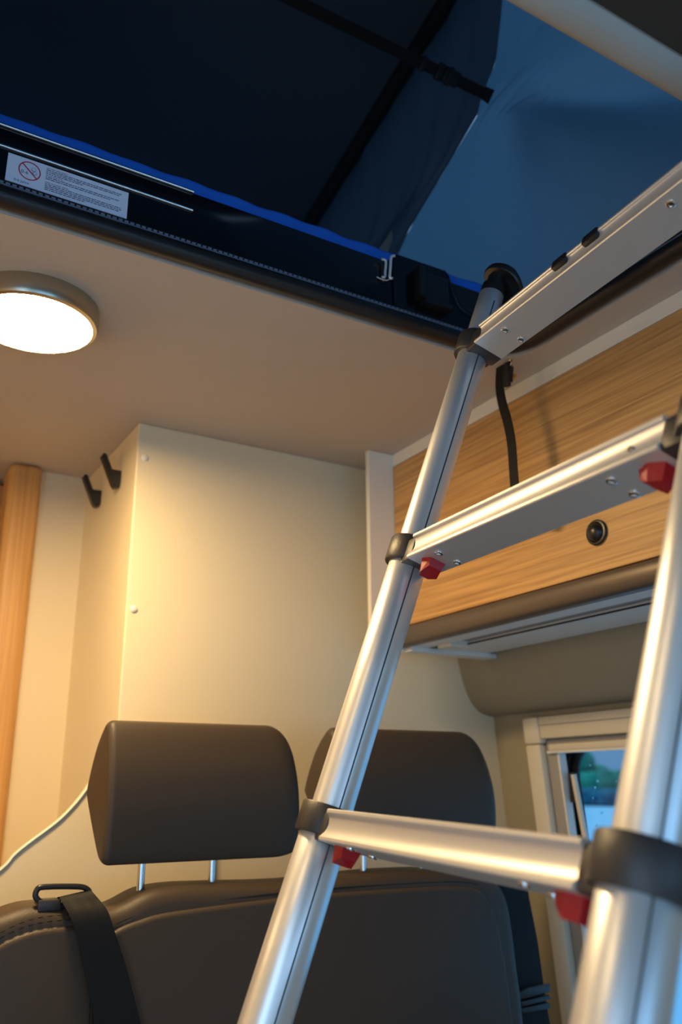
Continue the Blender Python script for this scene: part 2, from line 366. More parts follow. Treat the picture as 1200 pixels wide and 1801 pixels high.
o2 = obj('hedge', bm, mb); o2['kind'] = 'stuff'; o2['label'] = 'green hedge band behind the dark bushes outside the window'; o2['category'] = 'hedge'
for k in range(8):
    bm = B(); y = 46 + k * 7.2; X = 76; h = (2.2, 2.6, 2.0, 2.5, 4.0, 2.2, 2.7, 2.1)[k]
    for j in range(16):
        r = bmesh.ops.create_icosphere(bm, subdivisions=2, radius=rd.uniform(.8, 1.25)); off = Vector((rd.uniform(-1.4, 1.4), rd.uniform(-2.2, 2.2), rd.uniform(.6, h)))
        for v in r['verts']: v.co = v.co * rd.uniform(.92, 1.08) + Vector((X, y, .2)) + off
    tt = thing('tree', 'dark green tree on the far bank seen blurred through the rainy window', 'tree', 'far trees outside the window')
    obj('crown', bm, mb, tt); obj('trunk', tube(B(), [(X, y, -.5), (X, y, 2)], [.22, .14], 8), mdk, tt); at_base(tt, (X, y, -.5))

# ================================================================== CABINET
cab = thing('overhead_cabinet', 'oak fronted overhead locker along the right wall, under the ceiling', 'cabinet')
CY0, CYE = -.5, 1.36
obj('top_rail', box(B(), (.935, CY0, 1.874), (.955, CYE, CZ), .001), 'creamedge', cab)
dtop, dbot = 1.873, 1.543
dd = obj('door', box(B(), (.935, CY0, dbot), (.953, 1.386 - .027, dtop), .0015), 'oak', cab)
kn = Vector((.935, .8405, 1.601))
bm = B(); lathe(bm, [(.0185, 0), (.0192, .003), (.0180, .0045), (.0150, .0048), (.0140, .002), (0, .002)], kn, (-1, 0, 0), 32); k_ = obj('lock_ring', bm, 'black', dd, 40)
bm = B(); lathe(bm, [(.0142, .0018), (.0136, .006), (.0105, .010), (.006, .0125), (0, .0135)], kn, (-1, 0, 0), 32); obj('push_knob', bm, 'black', dd, 60)
obj('carcass', box(B(), (.954, CY0, 1.53), (1.149, 1.357, 1.873)), 'white', cab)
obj('end_board', box(B(), (.877, 1.360, 1.498), (1.165, 1.372, CZ), .001), 'creamedge', cab)
bm = B(); box(bm, (.940, CY0, 1.532), (.950, 1.358, 1.542)); obj('shadow_gap', bm, 'black', cab)
pts = [(.936, 0, 1.5415), (.9305, 0, 1.537), (.928, 0, 1.528), (.9285, 0, 1.518), (.932, 0, 1.509), (.938, 0, 1.5052), (.950, 0, 1.505), (.950, 0, 1.5415)]
obj('light_pelmet', prism(B(), [(x, CY0, z) for x, y, z in spline(pts[:6], 4) + [Vector(p) for p in pts[6:]]], (0, 1.358 - CY0, 0)), 'bronze', cab, 40)
bm = B(); box(bm, (.951, CY0, 1.506), (.992, 1.358, 1.518)); box(bm, (1.030, CY0, 1.506), (1.140, 1.358, 1.518)); obj('underside_panel', bm, 'white', cab)
obj('track_groove', box(B(), (.992, CY0, 1.511), (1.030, 1.30, 1.518)), 'greyplastic', cab)
obj('track_lip', box(B(), (1.026, CY0, 1.5045), (1.030, 1.30, 1.5065)), 'black', cab)
obj('track_end_cap', box(B(), (.986, 1.262, 1.499), (1.032, 1.302, 1.5185), .002), 'frame', cab)
obj('underside_end', box(B(), (.951, 1.335, 1.497), (1.165, 1.3595, 1.506), .001), 'white', cab)
at_base(cab, (.935, 1.36, 1.50))

# ================================================================== CEILING LAMPS
def ceiling_lamp(x, y, label, dm='lamp'):
    t = thing('ceiling_lamp', label, 'lamp', None)
    bm = B(); lathe(bm, [(.088, 0), (.089, -.004), (.089, -.024), (.0865, -.029), (.081, -.0305), (.080, -.027), (.080, -.002)], (x, y, CZ), (0, 0, 1), 64); obj('rim', bm, 'brushed', t, 40)
    bm = B(); lathe(bm, [(.0800, -.0262), (.070, -.0285), (.040, -.0295), (0, -.030)], (x, y, CZ), (0, 0, 1), 64); obj('diffuser', bm, dm, t, 60)
    at_base(t, (x, y, CZ)); return t
ceiling_lamp(.178, 1.137, 'round ceiling lamp with brushed metal rim, glowing warm at the left')
ceiling_lamp(-.35, .45, 'round metal rimmed ceiling lamp to the left of the roof opening, out of frame', emis('dimmed_lamp_diffuser', LAMP_COL, 20))

wl = thing('wall_fill_lamp', 'small round fill lamp added on the left side wall, out of frame', 'lamp')  # unseen lamp, added to brighten the ceiling from the rear left
bm = B(); lathe(bm, [(0, 0), (.05, 0), (.05, .012), (.044, .016), (0, .016)], (-.62, 1.45, 1.60), (1, 0, 0), 32); obj('backplate', bm, 'brushed', wl, 40)
bm = B(); lathe(bm, [(.042, .016), (.043, .03), (.036, .05), (.02, .062), (0, .066)], (-.62, 1.45, 1.60), (1, 0, 0), 32); obj('glass_shade', bm, emis('warm_fill_lamp_shade', LAMP_COL, 42), wl, 60)
at_base(wl, (-.62, 1.45, 1.60))
# ================================================================== HOOKS on the washroom side
for yy, lab in ((1.556, 'black plastic wall hook nearer the front corner of the cream cabinet side'), (1.690, 'black plastic wall hook deeper in the corridor, left of the other hook')):
    bm = B(); X = .434
    out = [(X, 1.838), (X, 1.800), (X - .010, 1.795), (X - .020, 1.806), (X - .038, 1.862), (X - .044, 1.864), (X - .046, 1.858), (X - .030, 1.812), (X - .022, 1.818), (X - .016, 1.836)]
    out = [(X, 1.834), (X, 1.806), (X - .004, 1.799), (X - .011, 1.798), (X - .017, 1.806), (X - .040, 1.858), (X - .036, 1.864), (X - .031, 1.862), (X - .018, 1.834)]
    prism(bm, [(x, yy - .007, z) for x, z in out], (0, .014, 0))
    o = obj('coat_hook', bm, 'black'); tag(o, lab, 'hook', 'black hooks beside the corridor')

# ================================================================== BED FRAME round the opening
bf = thing('hatch_surround', 'glossy black padded surround edging the pop-up roof opening', 'hatch surround')
FYF = OY1
# vertical face (far side) and the right side, one band following the rounded outline
def band(bm, z0, z1, off0, off1, sel=lambda i: True):
    a = opening_outline(off0, seg=10); b_ = opening_outline(off1, seg=10); n = len(a)
    V = [[bm.verts.new((p[0], p[1], z)) for p in l] for l, z in ((a, z0), (a, z1), (b_, z1), (b_, z0))]
    for i in range(n):
        j = (i + 1) % n
        for k in range(4): bm.faces.new((V[k][i], V[k][j], V[(k + 1) % 4][j], V[(k + 1) % 4][i]))
    return bm
obj('side_band', band(B(), 1.9305, 1.936, -.003, .018), 'gloss', bf, 40)
bm = B(); box(bm, (OX0, FYF + .001, 1.936), (.655, FYF + .02, 2.0138), .002); obj('front_panel', bm, 'gloss', bf, 40)
# raised right hand corner piece with a rounded shoulder
zs = [(.652, 1.936), (.652, 2.024), (.660, 2.030)] + [(ony(x_, y_, .934).x, ony(x_, y_, .934).z) for x_, y_ in ((760, 469), (783, 477), (790, 487), (796, 506), (805, 528), (816, 543), (832, 553))] + [(.830, 1.937)]
bm = B(); prism(bm, [(x, FYF - .001, z) for x, z in zs], (0, .022, 0)); obj('corner_panel', bm, 'gloss', bf, 40)
bm = B(); box(bm, (.740, FYF + .018, 1.936), (.872, FYF + .029, 2.030), .002); obj('rear_panel', bm, 'roll', bf)
# padded roll and piping along the outline
ol = opening_outline(-.003, seg=10)
obj('padded_roll', tube(B(), [(x, y, 1.9135) for x, y in ol], .0135, 12, closed=True), 'roll', bf, 60)
for zz, rr in ((1.9275, .0016), (1.9355, .0013)):
    obj('piping', tube(B(), [(x, y, zz) for x, y in opening_outline(-.006 if zz < 1.93 else -.002, seg=10)], rr, 8, closed=True), 'pipe', bf, 60)
bm = B(); n = 0
x = OX0 + .08
while x < .80:
    box(bm, (x, FYF - .0055, 1.9302), (x + .0048, FYF - .0025, 1.9328)); x += .0075
o = obj('stitching', bm, 'pipe', bf); o['kind'] = 'stuff'
obj('band_face', band(B(), 1.926, 1.936, -.0035, .001), 'roll', bf, 40)
for zz in (2.0145, 1.985):
    obj('silver_trim', tube(B(), [(OX0 + .02, FYF, zz), (.33, FYF, zz)], .0020, 12), 'silver', bf, 60)  # cut short so the shape ends where the windscreen's glint does
# chrome wire catches
def P2(x, y, Y=FYF - .004): return ony(x, y, Y)
bm = B(); tube(bm, spline([P2(672, 456), P2(677, 457), P2(679, 461), P2(678, 475), P2(677, 487), P2(672, 487)], 5), .0019, 8)
obj('chrome_catch', bm, 'catch', bf, 60)
bm = B(); tube(bm, spline([P2(694, 450), P2(690, 451), P2(688, 455), P2(687, 470), P2(686, 488), P2(690, 489)], 5), .0022, 8); obj('chrome_catch', bm, 'catch', bf, 60)
bm = B(); tube(bm, spline([P2(663, 487), P2(671, 491), P2(680, 493), P2(687, 490)], 4), .0009, 6); obj('chrome_catch', bm, 'catch', bf, 60)
# black latch box
bm = B(); box(bm, (.688, FYF - .020, 1.958), (.700, FYF - .001, 2.012), .002); box(bm, (.700, FYF - .014, 1.962), (.748, FYF - .001, 2.008), .003); box(bm, (.700, FYF - .017, 1.952), (.752, FYF - .001, 1.961), .001)
obj('latch_box', bm, 'black', bf, 40)
obj('shoulder_outline', tube(B(), spline([P2(790, 488), P2(796, 510), P2(806, 535), P2(818, 548), P2(832, 556)], 6), .0006, 6), 'collar', bf, 60)  # added thin line tracing the corner panel's rounded outline
# warning sticker
SX0, SX1, SZ0, SZ1 = .0965, .2435, 1.9395, 1.9785; SY = FYF + .0008
def quad(bm, x0, x1, z0, z1, y): 
    bm.faces.new([bm.verts.new(p) for p in ((x0, y, z0), (x1, y, z0), (x1, y, z1), (x0, y, z1))])
st = obj('warning_sticker', box(B(), (SX0, SY - .0008, SZ0), (SX1, SY + .001, SZ1)), 'paper', bf)
def ring2(bm, cx, cz, r0, r1, y, seg=40):
    a = [bm.verts.new((cx + r0 * math.cos(2 * math.pi * k / seg), y, cz + r0 * math.sin(2 * math.pi * k / seg))) for k in range(seg)]
    b_ = [bm.verts.new((cx + r1 * math.cos(2 * math.pi * k / seg), y, cz + r1 * math.sin(2 * math.pi * k / seg))) for k in range(seg)]
    for k in range(seg): bm.faces.new((a[k], a[(k + 1) % seg], b_[(k + 1) % seg], b_[k]))
def bar2(bm, x0, z0, x1, z1, wd, y):
    d = Vector((x1 - x0, z1 - z0)).normalized(); nx, nz = -d.y * wd / 2, d.x * wd / 2
    bm.faces.new([bm.verts.new(p) for p in ((x0 + nx, y, z0 + nz), (x1 + nx, y, z1 + nz), (x1 - nx, y, z1 - nz), (x0 - nx, y, z0 - nz))])
IY = SY - .0011; cx, cz, r = .1225, 1.9620, .0130
bm = B(); ring2(bm, cx, cz, r - .0014, r, IY); bar2(bm, cx - r * .72, cz + r * .66, cx + r * .72, cz - r * .66, .0015, IY - .0001); obj('prohibition_ring', bm, 'redink', st)
bm = B(); ring2(bm, cx + .0045, cz + .004, .0022, .0027, IY, 14); ring2(bm, cx + .0060, cz - .0012, .0020, .0025, IY, 14); bar2(bm, cx + .001, cz + .003, cx + .004, cz + .0005, .0006, IY); bar2(bm, cx + .003, cz - .002, cx + .007, cz + .003, .0006, IY); obj('child_pictogram', bm, 'pipe', st)
def text(s, x, z, size, m):
    c = bpy.data.curves.new('lettering', 'FONT'); c.body = s; c.size = size; c.extrude = 0
    tmp = bpy.data.objects.new('lettering', c); C.objects.link(tmp); bpy.context.view_layer.update()
    me = bpy.data.meshes.new_from_object(tmp.evaluated_get(bpy.context.evaluated_depsgraph_get())); bpy.data.objects.remove(tmp)
    me.materials.clear(); me.materials.append(M[m]); me.transform(Matrix.Translation((x, IY, z)) @ Matrix.Rotation(math.radians(90), 4, 'X'))
    o = bpy.data.objects.new('lettering', me); C.objects.link(o); o.parent = st
text('0-6', cx - .0098, cz - .0055, .0065, 'ink')
text('0-6 Jahre', SX0 + .0095, SZ0 + .0032, .0048, 'ink')
bmi, bmr = B(), B(); rd = random.Random(5)
z = SZ1 - .0040; x0t = .1415
for kind, ln in (('r', .26), ('t', .95), ('t', .93), ('t', .45), ('r', .20), ('t', .93), ('t', .82), ('g', 0), ('r', .28), ('t', .95), ('t', .97), ('t', .93), ('t', .5), ('g', 0)):
    if kind != 'g':
        x = x0t; xe = x0t + ln * .098
        while x < xe:
            l = rd.uniform(.0016, .0060); quad(bmr if kind == 'r' else bmi, x, min(x + l, xe), z - .00055, z + .00055, IY); x += l + .0010
    z -= .00255
o = obj('fine_print', bmi, 'ink', st); o['kind'] = 'stuff'; o = obj('fine_print_heading', bmr, 'pinkink', st)
at_base(bf, (.38, .934, 1.90))

# mattress on the bed deck behind the frame
bm = B(); box(bm, (-.10, .967, 1.965), (.872, 1.95, 2.0625), .010, 3)
bmesh.ops.subdivide_edges(bm, edges=[e for e in bm.edges if abs(e.verts[0].co.x - e.verts[1].co.x) > .5], cuts=60)
for v in bm.verts:
    v.co.z += .0015 * (v.co.z > 2.0) * math.sin(v.co.x * 61) * math.sin(v.co.x * 23 + 1); v.co.y += .0012 * math.sin(v.co.x * 87)
tag(obj('mattress', bm, 'blue', None, 60), 'bright blue mattress lying on the bed deck above the black frame', 'mattress')
tag(obj('bed_deck', box(B(), (-.30, .972, 1.932), (1.02, 2.15, 1.962)), 'head'), 'dark board carrying the blue mattress above the ceiling', 'bed deck')

# ================================================================== POP-UP ROOF
rf = thing('pop_up_roof', 'raised pop-up roof with dark lining and blue canvas walls', 'roof')
XC = .98
def roofz(y): return 2.731 + (1.77 - y) * .2913
bm = B(); prism(bm, [(-.32, y, z) for y, z in ((-.15, roofz(-.15)), (3.3, roofz(3.3)), (3.3, roofz(3.3) + .05), (-.15, roofz(-.15) + .05))], (XC + .37, 0, 0)); obj('roof_shell', bm, 'roofl', rf)
obj('seam_beading', tube(B(), [(XC - .02, -.1, roofz(-.1) - .008), (XC - .02, 3.2, roofz(3.2) - .008)], .019, 12), 'thread', rf, 60)
# canvas side wall, pulled inwards where the tension strap meets it
PULL = .055
PX = onx(865, 171, XC - PULL)
def fold(y, z):
    dy, dz = y - PX.y, z - PX.z; r = math.hypot(dy, dz) + 1e-6; a = math.atan2(dz, -dy)   # a = 0 towards the front of the van
    pull = PULL * math.exp(-r / .20); f = 0
    def da(b):
        q = a - math.radians(b); return (q + math.pi) % (2 * math.pi) - math.pi
    q_ = min(1, r / .30); q_ = q_ * q_ * (3 - 2 * q_)
    for ang, wid, amp, dec in CREASES: f += amp * math.exp(-(da(ang) / wid) ** 2) * q_ * math.exp(-r * dec)
    return XC - pull - f + .003 * math.sin(9 * y + 6 * z) * min(1, r * 2)
def angpx(x, y):
    p = onx(x, y, XC - .03); return math.degrees(math.atan2(p.z - PX.z, -(p.y - PX.y)))
CREASES = ((angpx(1110, 150), .24, -.15, .4), (angpx(1140, 265), .34, .13, .5), (angpx(950, 30), .14, -.010, 1.0), (angpx(960, 330), .22, .018, 2.0), (angpx(1200, 390), .2, -.015, 1.0))
def oncanvas(x, y):
    p = onx(x, y, XC)
    for _ in range(12): p = onx(x, y, fold(p.y, p.z))
    return p
crease = [oncanvas(*q) for q in ((690, 470), (722, 400), (755, 345), (800, 270), (838, 210), (865, 171), (872, 110), (878, 60), (884, 0), (890, -80))]
cr = sorted([(p.z, p.y) for p in crease])
def ycrease(z):
    if z <= cr[0][0]: return cr[0][1] + (cr[0][0] - z) * .25
    for (z0, y0), (z1, y1) in zip(cr, cr[1:]):
        if z <= z1: return y0 + (y1 - y0) * (z - z0) / max(1e-6, z1 - z0)
    return cr[-1][1]
bm = B(); NU, NV = 70, 70; g = []
for j in range(NV + 1):
    row = []
    for i in range(NU + 1):
        z0 = 1.93; u_ = i / NU
        zt = roofz(.5) ; z = z0 + (3.05 - z0) * j / NV; yc = ycrease(z); y = -.12 + (yc + .12) * u_
        z = min(z, roofz(y) + .012)
        row.append(bm.verts.new((fold(y, z), y, z)))
    g.append(row)
for j in range(NV):
    for i in range(NU): bm.faces.new((g[j][i], g[j][i + 1], g[j + 1][i + 1], g[j + 1][i]))
obj('canvas_wall', bm, 'canvas', rf, 180)
# rear, slack and shade-coloured part of the canvas between crease and roof edge
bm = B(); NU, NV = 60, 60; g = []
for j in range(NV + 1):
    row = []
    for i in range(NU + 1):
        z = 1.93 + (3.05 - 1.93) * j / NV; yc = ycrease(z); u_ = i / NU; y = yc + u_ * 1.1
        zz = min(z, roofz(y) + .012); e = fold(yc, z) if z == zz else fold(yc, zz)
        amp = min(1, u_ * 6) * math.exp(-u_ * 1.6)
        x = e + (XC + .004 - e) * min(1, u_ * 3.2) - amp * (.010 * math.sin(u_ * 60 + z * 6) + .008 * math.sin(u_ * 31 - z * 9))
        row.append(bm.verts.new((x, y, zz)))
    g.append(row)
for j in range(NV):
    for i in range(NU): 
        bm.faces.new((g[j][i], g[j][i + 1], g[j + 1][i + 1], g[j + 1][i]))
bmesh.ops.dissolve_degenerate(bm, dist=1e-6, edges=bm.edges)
obj('canvas_shaded_side', bm, 'shaded_canvas', rf, 180)
bm = B(); bm.faces.new([bm.verts.new(p) for p in ((-.31, -.12, 1.93), (XC, -.12, 1.93), (XC, -.12, 3.29), (-.31, -.12, 3.29))]); obj('canvas_front', bm, 'canvas', rf)
bm = B(); prism(bm, [(-.31, y, z) for y, z in ((-.12, 1.93), (3.2, 1.93), (3.2, roofz(3.2)), (-.12, roofz(-.12)))], (.0, .0001, 0)) if False else bm.faces.new([bm.verts.new((-.31, y, z)) for y, z in ((-.12, 1.93), (3.2, 1.93), (3.2, roofz(3.2)), (-.12, roofz(-.12)))]); obj('canvas_wall', bm, 'canvas', rf)
bm = B(); box(bm, (-.32, 3.2, 1.93), (1.08, 3.21, 2.34)); obj('canvas_rear', bm, 'shaded_canvas', rf)
# small tan fabric tab and a blue slit of daylight seen at the foot of the gusset
bm = B(); tp_ = [ony(x, y, 1.30) for x, y in ((664, 442), (682, 446), (691, 420), (689, 404), (681, 418))]; prism(bm, tp_, (0, .004, 0)); obj('fabric_tab', bm, 'tan', rf)
at_base(rf, (XC, 1.0, 1.93))
# tension strap
sp = thing('tension_strap', 'black webbing strap with buckle stretched under the pop-up roof', 'strap')
E1 = Vector((XC - PULL - .002, PX.y, PX.z)); E0 = ony(515, 0, PX.y)
d = (E0 - E1); E00 = E1 + d * 1.9
wv = d.normalized().cross((E1 - CAM).normalized()).normalized()
obj('webbing', ribbon(B(), [E1, E1 + d * .5, E1 + d, E00], wv, .020, .0016), 'web', sp)
dn = d.normalized(); nn = dn.cross(wv)
def alongS(px_, py_):                             # distance along the strap of a point seen there
    r_ = ray(px_, py_).normalized(); q = dn - r_ * dn.dot(r_); return (CAM - E1).dot(q) / -(dn.dot(q)) * -1
def sloc(f): return E1 + d * f
def sbox(bm, f0, f1, hw, ht, bev=.002):
    s0, s1 = d.length * f0, d.length * f1
    return box(bm, (s0, -hw, -ht), (s1, hw, ht), bev, 2, (dn, wv, nn), E1)
obj('buckle', sbox(B(), .185, .265, .014, .005), 'black', sp, 40)
bm = B(); sbox(bm, .270, .300, .0155, .004); sbox(bm, .225, .240, .0165, .0065); obj('buckle_clip', bm, 'black', sp, 40)
obj('adjuster', sbox(B(), .36, .385, .0135, .004), 'black', sp, 40)
bm = B(); tri = [E1 + wv * .013, E1 - wv * .013, E1 - wv * .012 + dn * .02, E1 + wv * .010 + dn * .02]; prism(bm, tri, nn * .003); obj('sewn_patch', bm, 'web', sp)
at_base(sp, E1)

# pale cross beam at the near side of the opening
bm = B()
pf = spline([(0, .378, 1.918), (0, .385, 1.906), (0, .397, 1.8985), (0, .414, 1.899), (0, .424, 1.906), (0, .427, 1.918), (0, .424, 1.955), (0, .405, 1.965)], 5) + [Vector((0, .376, 1.965)), Vector((0, .376, 1.93))]
prism(bm, [(-.30, p.y, p.z) for p in pf], (1.29, 0, 0)); struct('trim_3', bm, 'beam', 30)

# ================================================================== BENCH
bench = thing('bench_seat', 'charcoal leatherette double bench seat with two headrests, in front of the cream partition', 'seat')
outl = [(.165, .60), (.160, .85), (.165, 1.00), (.180, 1.065), (.205, 1.096), (.233, 1.108), (.266, 1.115), (.305, 1.112), (.345, 1.104), (.375, 1.108), (.412, 1.123), (.455, 1.127), (.511, 1.126), (.630, 1.123), (.757, 1.128), (.84, 1.128), (.93, 1.124), (.990, 1.112), (1.020, 1.090), (1.034, 1.050), (1.042, .97), (1.049, .885), (1.055, .60), (1.055, .46), (.165, .46)]
def pad(bm, ol, y0, y1, r=.018, seg=5, crown=.012):
    c = Vector((sum(p[0] for p in ol) / len(ol), 0, sum(p[1] for p in ol) / len(ol)))
    P = [Vector((p[0], 0, p[1])) for p in ol]; n = len(P)
    N = []
    for i in range(n):
        t = (P[(i + 1) % n] - P[i - 1]).normalized(); q = Vector((t.z, 0, -t.x))
        if q.dot(P[i] - c) < 0: q = -q
        N.append(q)
    rings = []
    for k in range(seg + 1):
        a = math.pi / 2 * k / seg; rings.append([(P[i] - N[i] * r * (1 - math.sin(a))) + Vector((0, y0 + r * (1 - math.cos(math.pi / 2 - a) ) * 0 + r * (1 - math.sin(a)) * 0 + r * math.cos(a) * -0 + r * (1 - math.sin(math.pi/2 - (math.pi/2 - a))) * 0, 0)) for i in range(n)])
        for i in range(n): rings[-1][i].y = y0 + r * (1 - math.sin(a)) * 0 + r * (1 - math.sin(a)) * 0
        for i in range(n): rings[-1][i].y = y0 + r - r * math.cos(a) if False else y0 + r * math.sin(a) * 1.0 - 0
    # quarter round: front edge (k=0) inset by r at y0, side (k=seg) at y0 + r
    rings = []
    for k in range(seg + 1):
        a = math.pi / 2 * k / seg
        rings.append([P[i] - N[i] * r * (1 - math.sin(a)) + Vector((0, y0 + r * (1 - math.cos(a)), 0)) for i in range(n)])
    for k in range(seg, -1, -1):
        a = math.pi / 2 * k / seg
        rings.append([P[i] - N[i] * r * (1 - math.sin(a)) + Vector((0, y1 - r * (1 - math.cos(a)), 0)) for i in range(n)])
    V = [[bm.verts.new(p) for p in R_] for R_ in rings]
    for A, Bq in zip(V, V[1:]):
        for i in range(n): bm.faces.new((A[i], A[(i + 1) % n], Bq[(i + 1) % n], Bq[i]))
    f = bm.faces.new(V[0]); f2 = bm.faces.new(V[-1])
    bmesh.ops.triangulate(bm, faces=[f, f2]); return bm
oo = [(p.x, p.z) for p in spline([(x, 0, z) for x, z in outl[:-2]], 4)] + [(1.055, .46), (.165, .46)]
obj('backrest', pad(B(), oo, 1.185, 1.275, .022), 'leather', bench, 60)
# raised inner cushion of the backrest
inn = [(.357, .50), (.356, .90), (.356, 1.00), (.358, 1.062), (.366, 1.079), (.40, 1.090), (.45, 1.097), (.63, 1.104), (.80, 1.104), (.93, 1.100), (.975, 1.085), (.995, 1.04), (1.010, .95), (1.018, .80), (1.02, .50)]
oi = [(p.x, p.z) for p in spline([(x, 0, z) for x, z in inn], 4)]
obj('back_cushion', pad(B(), oi, 1.180, 1.20, .007), 'leather', bench, 60)
inl = [(.175, .50), (.178, .95), (.190, 1.03), (.215, 1.068), (.26, 1.087), (.31, 1.090), (.340, 1.086), (.349, 1.075), (.352, .9), (.353, .50)]
oi2 = [(p.x, p.z) for p in spline([(x, 0, z) for x, z in inl], 4)]
obj('side_bolster', pad(B(), oi2, 1.180, 1.20, .008), 'leather', bench, 60)
# double stitched seam above the bolster
bm = B()
for off in (0, .0062):
    pts = spline([(.190, 1.1805, 1.052 + off), (.215, 1.1805, 1.075 + off), (.26, 1.1805, 1.0935 + off), (.31, 1.1805, 1.0965 + off), (.350, 1.1805, 1.094 + off)], 9)
    for i in range(0, len(pts) - 1, 2):
        tube(bm, [pts[i] + Vector((0, .003, 0)), pts[i + 1] + Vector((0, .003, 0))], .0007, 5)
o = obj('stitching', bm, 'thread', bench); o['kind'] = 'stuff'
obj('seam', tube(B(), [Vector((x, 1.1865, z + .006)) for x, z in oi[8:-8]], .0012, 6), 'thread', bench)
# headrests
def headrest(x0, x1, wt, ht_, rods):
    bm = B(); zb, zt = 1.1555, 1.3425
    prof = [(0.0, .03), (-.004, .20), (-.006, .42), (-.003, .65), (.004, .85), (.010, .965), (.015, .995), (.022, .99), (.042, .86), (.057, .70), (.069, .52), (.068, .46), (.052, .32), (.032, .16), (.014, .03), (.005, .0)]
    pp = spline([(y * (1.62 if y > 0 else 1), 0, z) for y, z in prof], 4, True)
    cy, cz = .045, .5; xs = []
    N = 10
    for k in range(N + 1): a = math.pi / 2 * k / N; xs.append((x0 + .010 * (1 - math.sin(a)) * 0 + .010 * (1 - math.cos(a)), math.sin(a), 1, 0))
    xs2 = []
    for k in range(1, 8): xs2.append((x0 + .010 + (x1 - wt - x0 - .010) * k / 8, 1, 1, 0))
    for k in range(N * 2 + 1): a = math.pi / 2 * k / (N * 2); xs2.append((x1 - wt + wt * math.sin(a), 1, math.cos(a), 1))
    rings = []
    for x, s, c_, _ in xs:                          # left end: small radius
        ins = .010 * (1 - s)
        rings.append([Vector((x, 1.200 + cy + (p.x - cy) * (1 - ins / .055), zb + (zt - zb) * (cz + (p.z - cz) * (1 - ins / .09)))) for p in pp])
    for x, s, c_, _ in xs2:                          # right end: top falls in a big quarter ellipse
        dt = ht_ * (1 - c_); db = .018 * (1 - c_) ; th = 1 - .60 * (1 - c_) ** 2
        rings.append([Vector((x, 1.200 + cy + (p.x - cy) * th, zb + db + (zt - zb - dt - db) * p.z)) for p in pp])
    V = [[bm.verts.new(p) for p in R_] for R_ in rings]; n = len(pp)
    for A, Bq in zip(V, V[1:]):
        for i in range(n): bm.faces.new((A[i], A[(i + 1) % n], Bq[(i + 1) % n], Bq[i]))
    bm.faces.new(V[0]); bm.faces.new(V[-1])
    h = obj('headrest', bm, 'leather', bench, 50)
    for x in rods: obj('rod', tube(B(), [(x, 1.222, 1.10), (x, 1.222, 1.17)], .0052, 14), 'steel', h, 40)
    return h
headrest(.350, .647, .050, .085, (.4105, .513))
headrest(.706, 1.028, .060, .10, (.765, .875))
obj('seat_cushion', box(B(), (.28, .74, .32), (1.055, 1.18, .46), .03, 4), 'leather', bench, 50)
obj('seat_box', box(B(), (.29, .78, 0), (1.05, 1.27, .32), .005), 'cream', bench)
# belt guide loop on the left shoulder
gl = spline([ony(x, y, 1.195) for x, y in ((78, 1560), (120, 1559), (148, 1561), (158, 1572), (150, 1586), (128, 1590), (100, 1593), (78, 1590), (63, 1578), (66, 1564))], 5, True)
obj('belt_guide', tube(B(), gl, .0036, 10, closed=True), 'black', bench, 60)
bm = B(); c = ony(86, 1591, 1.195); box(bm, c - Vector((.014, .006, .007)), c + Vector((.014, .02, .006)), .002); obj('guide_foot', bm, 'softblack', bench, 40)
at_base(bench, (.61, 1.0, 0))
# belts
b1 = thing('seat_belt', 'black seat belt running through the loop on the left seat shoulder', 'seat belt', 'seat belts')
def bpt(xl, yl, xr, yr, Y0, Y1=None): return ony(xl, yl, Y0), ony(xr, yr, Y0 if Y1 is None else Y1)
rows = [bpt(98, 1583, 158, 1566, 1.215), bpt(104, 1578, 160, 1566, 1.192), bpt(112, 1592, 176, 1584, 1.180), bpt(123, 1612, 190, 1604, 1.171), bpt(134, 1640, 201, 1636, 1.168), bpt(147, 1700, 222, 1700, 1.167), bpt(166, 1801, 248, 1801, 1.166), bpt(190, 1960, 285, 1960, 1.166)]
L_ = spline([r[0] for r in rows], 5); R_ = spline([r[1] for r in rows], 5)
bm = B(); rr = []
for i, (a, b_) in enumerate(zip(L_, R_)):
    row = []
    for k in range(9):
        f = k / 8; p = a.lerp(b_, f); p = p + Vector((0, -.0016 * math.sin(f * 19 + 1) * max(0, 1 - abs(i - 13) / 9), 0)); row.append(p)
    rr.append([bm.verts.new(p) for p in row] + [bm.verts.new(p + Vector((0, .0018, 0))) for p in row[::-1]])
for A, Bq in zip(rr, rr[1:]):
    n = len(A)
    for i in range(n): bm.faces.new((A[i], A[(i + 1) % n], Bq[(i + 1) % n], Bq[i]))
bm.faces.new(rr[0]); bm.faces.new(rr[-1])
obj('webbing', bm, 'web', b1, 50); at_base(b1, rows[1][0])
b2 = thing('seat_belt', 'black seat belt with adjuster hanging between the bench and the window', 'seat belt', 'seat belts')
rows = [bpt(872, 1500, 925, 1500, 1.25), bpt(877, 1560, 928, 1560, 1.245), bpt(893, 1650, 945, 1650, 1.235), bpt(910, 1740, 957, 1735, 1.228), bpt(920, 1801, 968, 1801, 1.225), bpt(950, 1960, 1000, 1960, 1.22)]
L_ = spline([r[0] for r in rows], 4); R_ = spline([r[1] for r in rows], 4); bm = B(); rr = []
for a, b_ in zip(L_, R_): rr.append([bm.verts.new(p) for p in (a, b_, b_ + Vector((0, .002, 0)), a + Vector((0, .002, 0)))])
for A, Bq in zip(rr, rr[1:]):
    for i in range(4): bm.faces.new((A[i], A[(i + 1) % 4], Bq[(i + 1) % 4], Bq[i]))
bm.faces.new(rr[0]); bm.faces.new(rr[-1]); obj('webbing', bm, 'web', b2)
